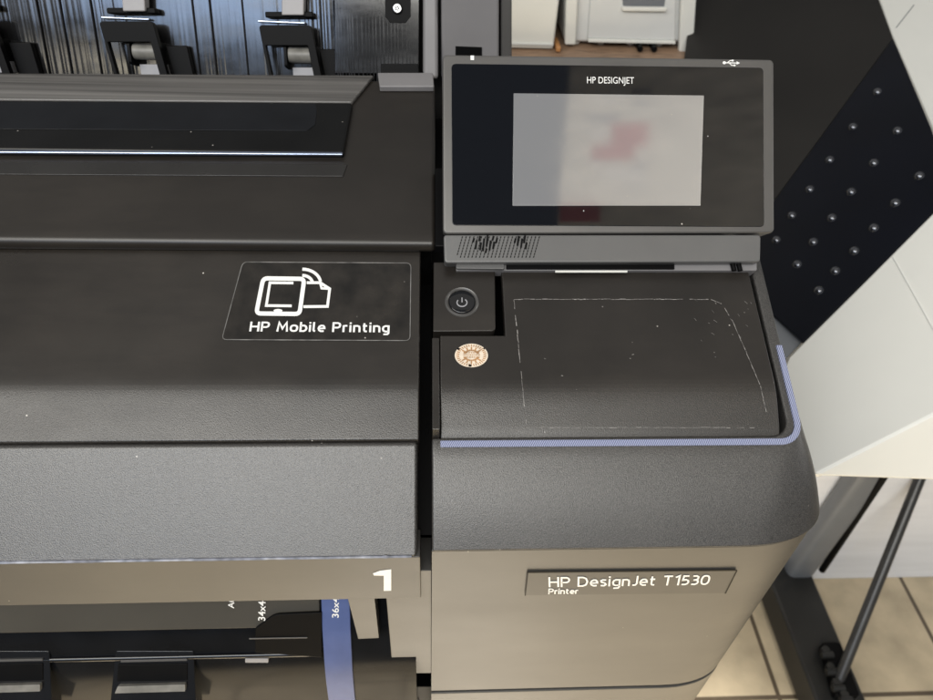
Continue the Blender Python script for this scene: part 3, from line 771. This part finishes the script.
# lower output bay on the left -------------------------------------------------
BW = .16
p0 = at(300, 590, (0, YF + .030, 0), (0, 1, 0))
arcp = march(300, (p0.y, p0.z), 590, 780, lambda v: 58 + 8 * sstep(622, 634, v) + 13 * sstep(655, 690, v), 40)
DR = Surf(arcp)
bm = bmesh.new()
extr(bm, arcp + [(arcp[-1][0] + .09, arcp[-1][1]), (arcp[0][0] + .02, arcp[0][1] + .01)], XL, -.010)
M['guide'] = mat('gloss_black_guide', (.005, .0058, .0075), .12, spec=.14, var=.3, rvar=.06, vscale=30)
drum = finish('output_guide', bm, M['guide'], printer, ang=40)
drum['label'] = 'glossy black curved paper guide under the lid'
def band(u0, u1, v0, v1, h, m, name):
    x0, x1 = DR.hit(u0, 650)[0].x, DR.hit(u1, 650)[0].x
    P = [DR.hit(300, v0 + (v1 - v0) * k / 24) for k in range(25)]
    o = [(p.y + n.y * h, p.z + n.z * h) for p, n in P]
    inn = [(p.y - n.y * .002, p.z - n.z * .002) for p, n in P[::-1]]
    bm = bmesh.new(); extr(bm, o + inn, x0, x1); return finish(name, bm, m, drum, bevel=.0008, ang=40)
band(324, 352, 592, 770, .0024, M['lower_blue'], 'blue_guide_band')
M['taupe'] = mat('taupe_plastic', (.05, .046, .038), .4, var=.1)
band(-600, 322, 592, 626, .0014, M['taupe'], 'guide_top_band')
def size_text(s, u, v0, v1, w):
    # size marks run up the guide
    a, n = DR.hit(u, v0, .0028); b, _ = DR.hit(u + .5, v1, .0028); X = (b - a).normalized(); Y = n.cross(X).normalized()
    cu = bpy.data.curves.new('t', 'FONT'); cu.body = s; cu.offset = .01
    o = bpy.data.objects.new('t', cu); C.objects.link(o); bpy.context.view_layer.update()
    me = bpy.data.meshes.new_from_object(o.evaluated_get(bpy.context.evaluated_depsgraph_get())); bpy.data.objects.remove(o); bpy.data.curves.remove(cu)
    x1 = max(v.co.x for v in me.vertices); sx = (b - a).length / x1; wid = (DR.hit(u + w, v0)[0] - DR.hit(u, v0)[0]).length / .7
    for v in me.vertices: v.co = X * (v.co.x * sx) + Y * (v.co.y * wid)
    me.materials.append(M['white_ink']); me.name = 'size_mark'
    return link('size_mark', me, drum, a)
size_text('34x44', 266, 619, 594, 7)
size_text('36x48', 339, 616, 590, 6.5)
size_text('A0', 235, 606, 596, 6)
# roller frames mirrored in the glossy guide, added as raised shapes
def gq(name, cs, h0, h1, m, par, r=.001):
    cu_ = sum(c[0] for c in cs) / len(cs); cv_ = sum(c[1] for c in cs) / len(cs)
    p, n = DR.hit(cu_, cv_); return pquad(name, cs, h0, h1, m, par, r=r, bev=.0006, plane=Plane(p, n))
N56 = Vector((0, -math.sin(R(54)), math.cos(R(54))))
def mirrored_frame(u0, u1):
    pl = Plane(DR.hit((u0 + u1) / 2, 654)[0], N56)
    def fq(name, cs, h0, h1, m, par, r=.001): return pquad(name, cs, h0, h1, m, par, r=r, bev=.0006, plane=pl)
    o = fq('mirrored_roller', [(u0 + 2, 650), (u1 - 2, 650), (u1 + 2, 730), (u0 - 6, 730)], -.012, .001, M['gloss'], drum, r=.002)
    fq('roller_glint', [(u0 + 8, 658.5), (u1 - 8, 657), (u1 - 8, 659), (u0 + 8, 660.5)], .0008, .0022, M['frame'], o, r=.0002)  # pale strip painted for the highlight line of the frame
    fq('roller_recess', [(u0 + 5, 663), (u1 - 8, 662), (u1 - 8, 679), (u0 + 4, 680)], .0008, .0018, M['black'], o, r=.0006)
    fq('roller', [(u0 + 6, 683), (u1 - 9, 681), (u1 - 9, 688), (u0 + 3, 690)], .0008, .004, M['rubber'], o, r=.0006)
    return o
p_ = DR.hit(100, 658)[0]
bm = bmesh.new(); tube(bm, (XL + .01, p_.y, p_.z), (DR.hit(320, 658)[0].x, p_.y, p_.z), .0022); finish('glint_rod', bm, M['gloss'], drum)  # added rod that catches a thin bluish reflection
g1 = mirrored_frame(114, 196); g2 = mirrored_frame(-30, 52)
gq('guide_block', round_px([(256, 626), (275, 612), (322, 610), (322, 655), (256, 650)], [2, 6, 1, 1, 2]), .0006, .0026, M['black'], drum, r=0)
gq('guide_edge', [(250, 635), (308, 634), (308, 635.2), (250, 636.2)], .0026, .0032, M['frame'], drum, r=0)
gq('guide_glint', [(246, 656), (269, 656), (269, 660), (246, 660)], .0, .0026, M['gblock'], drum, r=.0004)  # pale patch painted for a sky reflection on the guide
# brackets between bay and module
LP2 = Plane((0, YF + .006, 0), (0, -1, 0))
pquad('bay_bracket', [(346, 592), (374, 592), (379, 638), (358, 639)], -.012, 0, M['panel'], printer, r=.0006, plane=LP2)
pquad('bay_block', [(384, 566), (431.5, 566), (431.5, 669), (393, 669.5)], -.02, .003, M['panel'], printer, r=.0006, plane=LP2)
DB = Plane((0, YF + .03, 0), (0, -1, 0))
pquad('bay_side', [(352, 590), (440, 590), (440, 740), (352, 740)], -.05, -.004, M['black'], printer, r=.001, plane=DB)
fo = pquad('bay_foot', [(392, 672), (434, 672), (434, 730), (396, 730)], -.01, .012, M['black'], printer, r=.001, plane=DB)
pquad('foot_vent', [(398, 684), (401, 684), (402, 694), (399, 694)], .012, .0135, M['frame'], fo, r=.0002, bev=.0003, plane=DB)
for k in (1, 2):
    pquad('foot_vent', [(398 + 9 * k, 684), (401 + 9 * k, 684), (402 + 9 * k, 694), (399 + 9 * k, 694)], .012, .0135, M['frame'], fo, r=.0002, bev=.0003, plane=DB)
# stand of the printer, out of sight below
bm = bmesh.new()
box(bm, (-.95, .33, .08), (-.87, .41, CHZ - .2)); box(bm, (.06, .33, .08), (.14, .41, zb - .11))
box(bm, (-.87, .35, .3), (.06, .39, .36)); finish('stand', bm, M['foot_black'], printer, bevel=.003)
for xx in (-.91, .10):
    bm = bmesh.new(); box(bm, (xx - .04, .16, .03), (xx + .04, .60, .082)); finish('stand_foot', bm, M['foot_black'], printer, bevel=.004)
bm = bmesh.new(); box(bm, (XL + .004, YF + .06, CHZ - .26), (XRT - .06, .56, CHZ - .2)); finish('underside', bm, M['black'], printer)

# ================================================================== WHITE MACHINE ON THE RIGHT
def dep(u, v, d): return at_depth(u, v, d)
hop = thing('hopper_machine', (.45, .62, 0), 'white moulded machine with a black dimpled chute standing right of the black printer', 'machine')
def plane3(a, b, c):
    n = (b - a).cross(c - a).normalized()
    if n.dot(CAM - a) < 0: n = -n
    return Plane(a, n)
c_ = dep(893, 38, .90); i_ = dep(757, 224, .86); g_ = dep(803, 342, .74)
P1 = plane3(c_, i_, dep(700, 20, 1.02))                  # plain back of the chute
P2 = plane3(c_, i_, g_)                                  # dimpled front of the chute
def sheet(name, pl, corners, m, parent, t=.006, bev=.001):
    pts = [pl.hit(u, v)[0] for u, v in corners]
    bm = bmesh.new(); poly_prism(bm, pts, -pl.n * t)
    return finish(name, bm, m, parent, bevel=bev)
bk = sheet('chute_back', P1, [(697, -50), (868, -30), (893, 38), (757, 224), (640, 250), (684, 60)], M['hop_black'], hop, t=.003)
fr = sheet('chute_front', P2, [(893, 38), (931, 128), (948, 178), (945, 200), (803, 342), (745, 290), (757, 224)], M['hop_navy'], hop)
M['dimple'] = mat('glossy_dimple', (.12, .125, .14), .15, metal=.85, var=.3, vscale=80)
dims = [(877, 92), (852.5, 127), (897, 131), (829.5, 160), (873.5, 163), (919, 176), (809.5, 189.5), (851, 192), (895, 203), (791.5, 215.5), (831.5, 218), (873.5, 228), (776, 240), (813, 242), (854, 251), (797, 264.5), (835, 271), (818.5, 290.5)]
for (u, v) in dims:
    p = P2.hit(u, v)[0]; x = P2.n.orthogonal().normalized(); y = P2.n.cross(x)
    bm = bmesh.new(); rr = []
    for r, h in ((.0062, .0), (.0052, .0022), (.0032, .0040), (.0012, .0046)):
        rr.append([bm.verts.new(p + (x * math.cos(2 * math.pi * k / 14) + y * math.sin(2 * math.pi * k / 14)) * r * .95 + P2.n * h * .95) for k in range(14)])
    for a, b in zip(rr[:-1], rr[1:]):
        for k in range(14): bm.faces.new((a[k], a[(k + 1) % 14], b[(k + 1) % 14], b[k]))
    bm.faces.new(rr[-1]); finish('dimple', bm, M['dimple'], fr, ang=80)
# white shell
fA = P2.hit(945, 202)[0]; gA = P2.hit(803, 342)[0]
P3 = plane3(fA, gA, dep(815, 474, .66))
s3 = sheet('shell_front', P3, [(803, 342), (862, 283.5), (1000, 145), (1010, 372), (933, 415), (815, 475), (770, 400), (788, 357)], M['body_white'], hop, t=.01, bev=.003)
e0 = P3.hit(815, 475)[0]; e1 = P3.hit(933, 415)[0]; e2 = P3.hit(1010, 372)[0]
P4 = plane3(e0, e1, dep(815, 476, .66) + Vector((0, .12, -.13)))
dn = Vector((0, .17, -.055))
P4 = plane3(e0, e1, dep(940, 482, .655))
sheet('shell_skirt', P4, [(815.5, 474.5), (933, 414.5), (1010, 371.5), (1010, 485), (933, 480.5), (822, 476.5)], M['body_white'], hop, t=.012, bev=.003)
P5 = plane3(dep(880, -2, .97), dep(933, 150, .84), dep(1000, 60, .92))
sheet('shell_side', P5, [(866, -40), (893, 35), (933, 126), (952, 180), (1040, 120), (1000, -60)], M['body_white'], hop, t=.01, bev=.002)
# panel seams on the shell
decal('shell_seam', stroke([(893, 257), (935, 332), (950, 360)], 1.1), P3, M['off_white'], s3, lift=.0012, thick=.0014)
sd = decal('side_seam', stroke([(896, 28), (914, 5)], .9), P5, M['leg_grey'], hop, lift=.0003)
# inner grey corner left of the chute
sheet('chute_gusset', plane3(dep(770, 300, .80), dep(803, 342, .752), dep(785, 360, .74)), [(735, 255), (803, 341.5), (786, 358), (735, 330)], M['leg_grey'], hop, t=.004)
# legs
fl = Plane((0, 0, 0), (0, 0, 1))
def at_z(u, v, z): return at(u, v, (0, 0, z), (0, 0, 1))
FH = .075
c0 = at_z(788, 576, FH); c1 = at_z(816, 579, FH)
cw = (c1 - c0).length; cc = (c0 + c1) / 2 + Vector((0, cw * .35, 0))
bm = bmesh.new()
poly_prism(bm, round_poly([Vector((cc.x - cw / 2, cc.y - cw * .35, FH - .02)), Vector((cc.x + cw / 2, cc.y - cw * .35, FH - .02)), Vector((cc.x + cw / 2, cc.y + cw * .35, FH - .02)), Vector((cc.x - cw / 2, cc.y + cw * .35, FH - .02))], cw * .3, 8), (0, 0, .62))
finish('leg', bm, M['leg_grey'], hop, bevel=.001)
f0 = at_z(765, 583, FH); f1 = at_z(815, 580, FH); 
xa, xb_ = f0.x, f1.x
yb_ = cc.y + cw * .5; ya = at_z(845, 740, FH).y
bm = bmesh.new(); box(bm, (xa + .012, ya, .012), (xb_, yb_, FH)); ft = finish('foot', bm, M['foot_black'], hop, bevel=.006, seg=3)
# slotted fitting on the foot
s_ = [at_z(u, v, FH) for u, v in ((818, 646), (836, 646), (856, 700), (832, 700))]
bm = bmesh.new(); poly_prism(bm, round_poly(s_, .006), (0, 0, .018)); fit = finish('fitting', bm, M['black'], hop, bevel=.002)
bm = bmesh.new()
for (u, v) in ((827, 655), (832, 672), (838, 688), (846, 700)):
    p = at_z(u, v, FH + .018); tube(bm, p - Vector((.01, 0, 0)), p + Vector((.01, 0, 0)), .006); tube(bm, p + Vector((0, .008, -.004)), p + Vector((0, .008, .004)), .007, seg=12)
finish('fitting_bolt', bm, M['foot_black'], fit)
bm = bmesh.new()
tube(bm, at_z(838, 682, FH + .01), at(923, 470, (0, .67, 0), (0, 1, 0)), .0085, .0085); finish('brace_rod', bm, M['rod'], hop, ang=60)
bm = bmesh.new()
tube(bm, at_z(822, 570, FH), at(888, 470, (0, .63, 0), (0, 1, 0)), .006); finish('cable', bm, M['black'], hop, ang=60)
# body behind the shell, and casters
bm = bmesh.new(); m0 = e1
box(bm, (e1.x + .05, e1.y + .08, e0.z - .02), (e1.x + .55, e1.y + .42, e0.z + .12)); finish('rear_body', bm, M['body_white'], hop, bevel=.01)
for yy in (ya + .03, yb_ - .05):
    bm = bmesh.new(); tube(bm, ((xa + xb_) / 2 - .012, yy, .022), ((xa + xb_) / 2 + .02, yy, .022), .022); finish('caster', bm, M['black'], hop, bevel=.003)

# ================================================================== BACKGROUND
yw = at_z(875, 578.5, 0).y
cab = thing('low_cabinet', (.75, yw + .2, 0), 'pale white laminate cabinet on the tile floor behind the grey leg', 'cabinet')
bm = bmesh.new(); box(bm, (.30, yw + .001, .0), (1.5, yw + .4, .40)); cb = finish('carcass', bm, M['cab'], cab, bevel=.002)
bm = bmesh.new(); box(bm, (.28, yw - .001, .402), (1.52, yw + .42, .425)); finish('cabinet_top', bm, M['off_white'], cab, bevel=.002)

CT = Plane((0, 0, 0), (0, 0, 1))
YK = 1.05
zk = at(620, 47, (0, YK, 0), (0, 1, 0)).z
bm = bmesh.new(); box(bm, (-.3, YK - .06, zk - .035), (.62, YK + .6, zk)); 
cnt = thing('wooden_counter', (.15, YK + .2, 0), 'brown wood counter behind the black printer carrying two white machines', 'counter')
finish('counter_top', bm, M['wood'], cnt, bevel=.003)
bm = bmesh.new(); box(bm, (-.28, YK - .02, 0), (.60, YK + .56, zk - .036)); finish('counter_base', bm, M['off_white'], cnt, bevel=.002)
VF = Plane((0, YK, 0), (0, -1, 0))
wp_ = thing('desktop_printer', tuple(VF.hit(630, 42)[0] + Vector((0, .15, 0))), 'white desktop printer with a recessed front door handle on the brown counter', 'printer')
def vquad(name, corners, h0, h1, m, parent, bev=.002, r=0): return pquad(name, corners, h0, h1, m, parent, r=r, bev=bev, plane=VF)
vquad('case', [(566, -120), (700, -120), (694, 43), (564, 43)], -.3, 0, M['door_white'], wp_, .006)
dr = vquad('door', [(594, -60), (676, -60), (674, 39), (587, 37)], .0, .006, M['door_white'], wp_, .0015)
vquad('door_edge', [(587, 37), (674, 39), (674, 42), (587, 40)], .004, .010, M['body_white'], dr, .001)
vquad('handle_recess', [(620, -20), (667, -20), (663, 5), (622, 4)], .0062, .0075, M['leg_grey'], dr, .001)
vquad('handle_lip', [(620, 4.5), (665, 5), (664, 9), (621, 8.5)], .0062, .012, M['body_white'], dr, .001)
vquad('side_trim', [(681, -60), (698, -60), (691, 50), (677, 50)], .001, .012, M['body_white'], wp_, .003)
vquad('corner_trim', [(566, -60), (580, -60), (575, 43), (564, 43)], .001, .01, M['body_white'], wp_, .003)
for u in (577, 602, 632, 661):
    p = VF.hit(u, 43)[0]; z0 = zk + .0005
    bm = bmesh.new(); tube(bm, (p.x, YK + .012, z0), (p.x, YK + .012, p.z + .004), .006, .008); finish('foot', bm, M['body_white'], wp_)
bm = bmesh.new()
for u in (637, 651):
    p = VF.hit(u, 46)[0]; pa = Vector((p.x, YK - .02, zk + .0045)); tube(bm, pa, pa + Vector((.01, .2, 0)), .004)
cbl = finish('power_cable', bm, M['black'])
cbl['label'] = 'pair of black cable ends lying under the white desktop printer'; cbl['category'] = 'cable'
wb_ = thing('white_unit', tuple(VF.hit(532, 50)[0] + Vector((0, .1, 0))), 'narrow white plastic unit between the grey post and the desktop printer', 'device')
VU = Plane((0, YK - .02, 0), (0, -1, 0))
zz = max(zk + .001, 0)
bt_ = VU.hit(530, 0)[0]
xL_, xR_ = VU.hit(505, 30)[0].x, VU.hit(556, 30)[0].x
bm = bmesh.new(); box(bm, (xL_, YK - .02, zk + .001), (xR_, YK + .25, zk + .40)); wu = finish('case', bm, M['body_white'], wb_, bevel=.004)
zl = VU.hit(530, 44)[0].z
bm = bmesh.new(); box(bm, (xL_ + .002, YK - .0225, zl - .001), (xR_ - .002, YK - .0195, zl + .0012)); finish('seam', bm, M['door_white'], wu)
orange = mat('orange_plastic', (.40, .19, .07), .4, var=.2)
p = VU.hit(558, 45)[0]
bm = bmesh.new(); box(bm, (xR_ + .002, YK - .03, zk + .001), (xR_ + .009, YK + .01, zk + .009)); oc = finish('orange_clip', bm, orange, bevel=.002)
oc['label'] = 'small orange plastic clip beside the narrow white unit'; oc['category'] = 'clip'

# floor, wall, ceiling
def struct(name, bm, m):
    o = finish(name, bm, m, smooth=False, origin=Vector((0, 0, 0))); o['kind'] = 'structure'; return o
bm = bmesh.new(); s = 6
bm.faces.new([bm.verts.new(p) for p in ((-s, -s, 0), (s, -s, 0), (s, s, 0), (-s, s, 0))]); struct('floor', bm, M['tile'])
g = at_z(779, 697, 0)
TILEMAP.inputs['Location'].default_value = (-g.x + .0, -g.y, 0)
M['wallp'] = mat('painted_wall', (.62, .62, .60), .7, var=.04, vscale=3)
bm = bmesh.new(); box(bm, (-4, 2.6, 0), (4, 2.7, 3.2)); struct('wall', bm, M['wallp'])

# added unseen board, in place of the shop shelves mirrored in the touchscreen
def board_mat():
    m = mat('reflection_board_face', (.70, .66, .58), .6, var=.22, vscale=9, stretch=(.5, 3, 3))
    return m
def mirror(u, v, t):
    d = ray(u, v); p = PP.hit(u, v)[0]; rd = d - PP.n * 2 * d.dot(PP.n); return p + rd * t
T = 1.9
b0_ = mirror(568, 96, T); b1_ = mirror(556, 240, T * .93); b2_ = mirror(800, 96, T); b3_ = mirror(800, 240, T * .93)
nb = ((b2_ - b0_).cross(b1_ - b0_)).normalized()
bm = bmesh.new(); up_ = (b0_ - b1_).normalized()
poly_prism(bm, [b0_ + up_ * .4, b2_ + up_ * .4, b3_ - up_ * .1, b1_ - up_ * .1], nb * .02 if nb.dot(PP.p - b0_) < 0 else -nb * .02)
bd = finish('reflection_board', bm, board_mat(), smooth=False)
BPL = Plane(b0_, nb)
def bpatch(name, u0, v0, u1, v1, m):
    pts = []
    for u, v in ((u0, v0), (u1, v0), (u1, v1), (u0, v1)):
        d = ray(u, v); p = PP.hit(u, v)[0]; rd = d - PP.n * 2 * d.dot(PP.n)
        pts.append(p + rd * ((BPL.p - p).dot(BPL.n) / rd.dot(BPL.n)))
    sgn = 1 if BPL.n.dot(PP.p - b0_) > 0 else -1
    bm = bmesh.new(); poly_prism(bm, [p + BPL.n * sgn * .004 for p in pts], -BPL.n * sgn * .003)
    return finish(name, bm, m, bd, smooth=False)
rp_ = mat('red_patch', (.55, .20, .19), .6, var=.2, vscale=8); gp_ = mat('grey_patch', (.40, .40, .42), .6, var=.2, vscale=8); pp_ = mat('pale_patch', (.76, .73, .68), .6)  # patches on the added board, for the goods on the mirrored shelves
for a_ in ((612, 124, 664, 146), (592, 146, 634, 160), (712, 152, 764, 168), (560, 206, 600, 222)): bpatch('red_patch', *a_, rp_)
for a_ in ((668, 127, 702, 150), (706, 112, 742, 128), (716, 84, 756, 98), (708, 190, 738, 200), (625, 186, 690, 190)): bpatch('grey_patch', *a_, gp_)
for a_ in ((590, 128, 608, 142), (640, 150, 690, 166), (600, 168, 680, 182)): bpatch('pale_patch', *a_, pp_)
rb = random.Random(4)
for k in range(26):
    u, v = rb.uniform(582, 752), rb.uniform(76, 216); wd = rb.uniform(8, 34); h_ = rb.uniform(2.5, 7)
    if 585 < u < 672 and 118 < v < 162: continue
    bpatch('grey_patch' if k % 3 else 'pale_patch', u, v, u + wd, v + h_, gp_ if k % 3 else pp_)
bd['label'] = 'added pale board with red patches, in place of shelves mirrored in the touchscreen'; bd['category'] = 'board'

# ================================================================== LIGHT
w = bpy.data.worlds.new('World'); sc.world = w; w.use_nodes = True
bg = w.node_tree.nodes['Background']; bg.inputs['Color'].default_value = (.95, .97, 1.0, 1); bg.inputs['Strength'].default_value = .20
def area(name, loc, tgt, sx, sy, L_, col):
    l = bpy.data.lights.new(name, 'AREA'); l.shape = 'RECTANGLE'; l.size = sx; l.size_y = sy; l.energy = L_ * math.pi * sx * sy; l.color = col
    o = bpy.data.objects.new(name, l); C.objects.link(o); o.location = loc
    o.rotation_euler = (Vector(tgt) - Vector(loc)).to_track_quat('-Z', 'Y').to_euler(); return o
def polar(az, el, dist, c=Vector((0, .3, .95))):
    a, e = R(az), R(el); return c + Vector((math.sin(a) * math.cos(e), -math.cos(a) * math.cos(e), math.sin(e))) * dist
T0 = (0, .3, .95)
area('shop_window_lamp', polar(-25, 46, 2.6), T0, 3.3, 1.05, 8.4, (1, .97, .90))
area('sky_window_lamp', (-1.15, -2.3, 2.66), (-.2, .5, 1.0), 1.25, .5, 6.5, (.50, .68, 1.0))
area('warm_glint_lamp', (-1.55, -2.3, 2.2), (-.2, .5, 1.0), .5, .1, 4.0, (1, .9, .7))  # added warm strip, mirrored as a warm band in the back plate
area('overhead_fill', (0, .7, 3.0), (0, .7, 0), 3.0, 1.5, .42, (1, .93, .84))  # added overhead fill that lifts the dark lid, no known lamp
sp = bpy.data.lights.new('sun_patch_lamp', 'SPOT'); sp.energy = 2050; sp.spot_size = R(42); sp.spot_blend = .5; sp.shadow_soft_size = .1; sp.color = (1, .975, .92)
so = bpy.data.objects.new('sun_patch_lamp', sp); C.objects.link(so); so.location = (.1, -1.4, 2.7)
so.rotation_euler = (Vector((.1, -.62, 0)) - Vector(so.location)).to_track_quat('-Z', 'Y').to_euler()
area('board_fill', tuple(b3_ + Vector((.1, .9, -1.0))), tuple((b0_ + b3_) / 2), .6, .4, 38, (1, .97, .92))  # added lamp that brightens the unseen board

sc.view_settings.view_transform = 'Standard'; sc.view_settings.look = 'None'; sc.view_settings.exposure = 0; sc.view_settings.gamma = 1
sc.cycles.max_bounces = 8
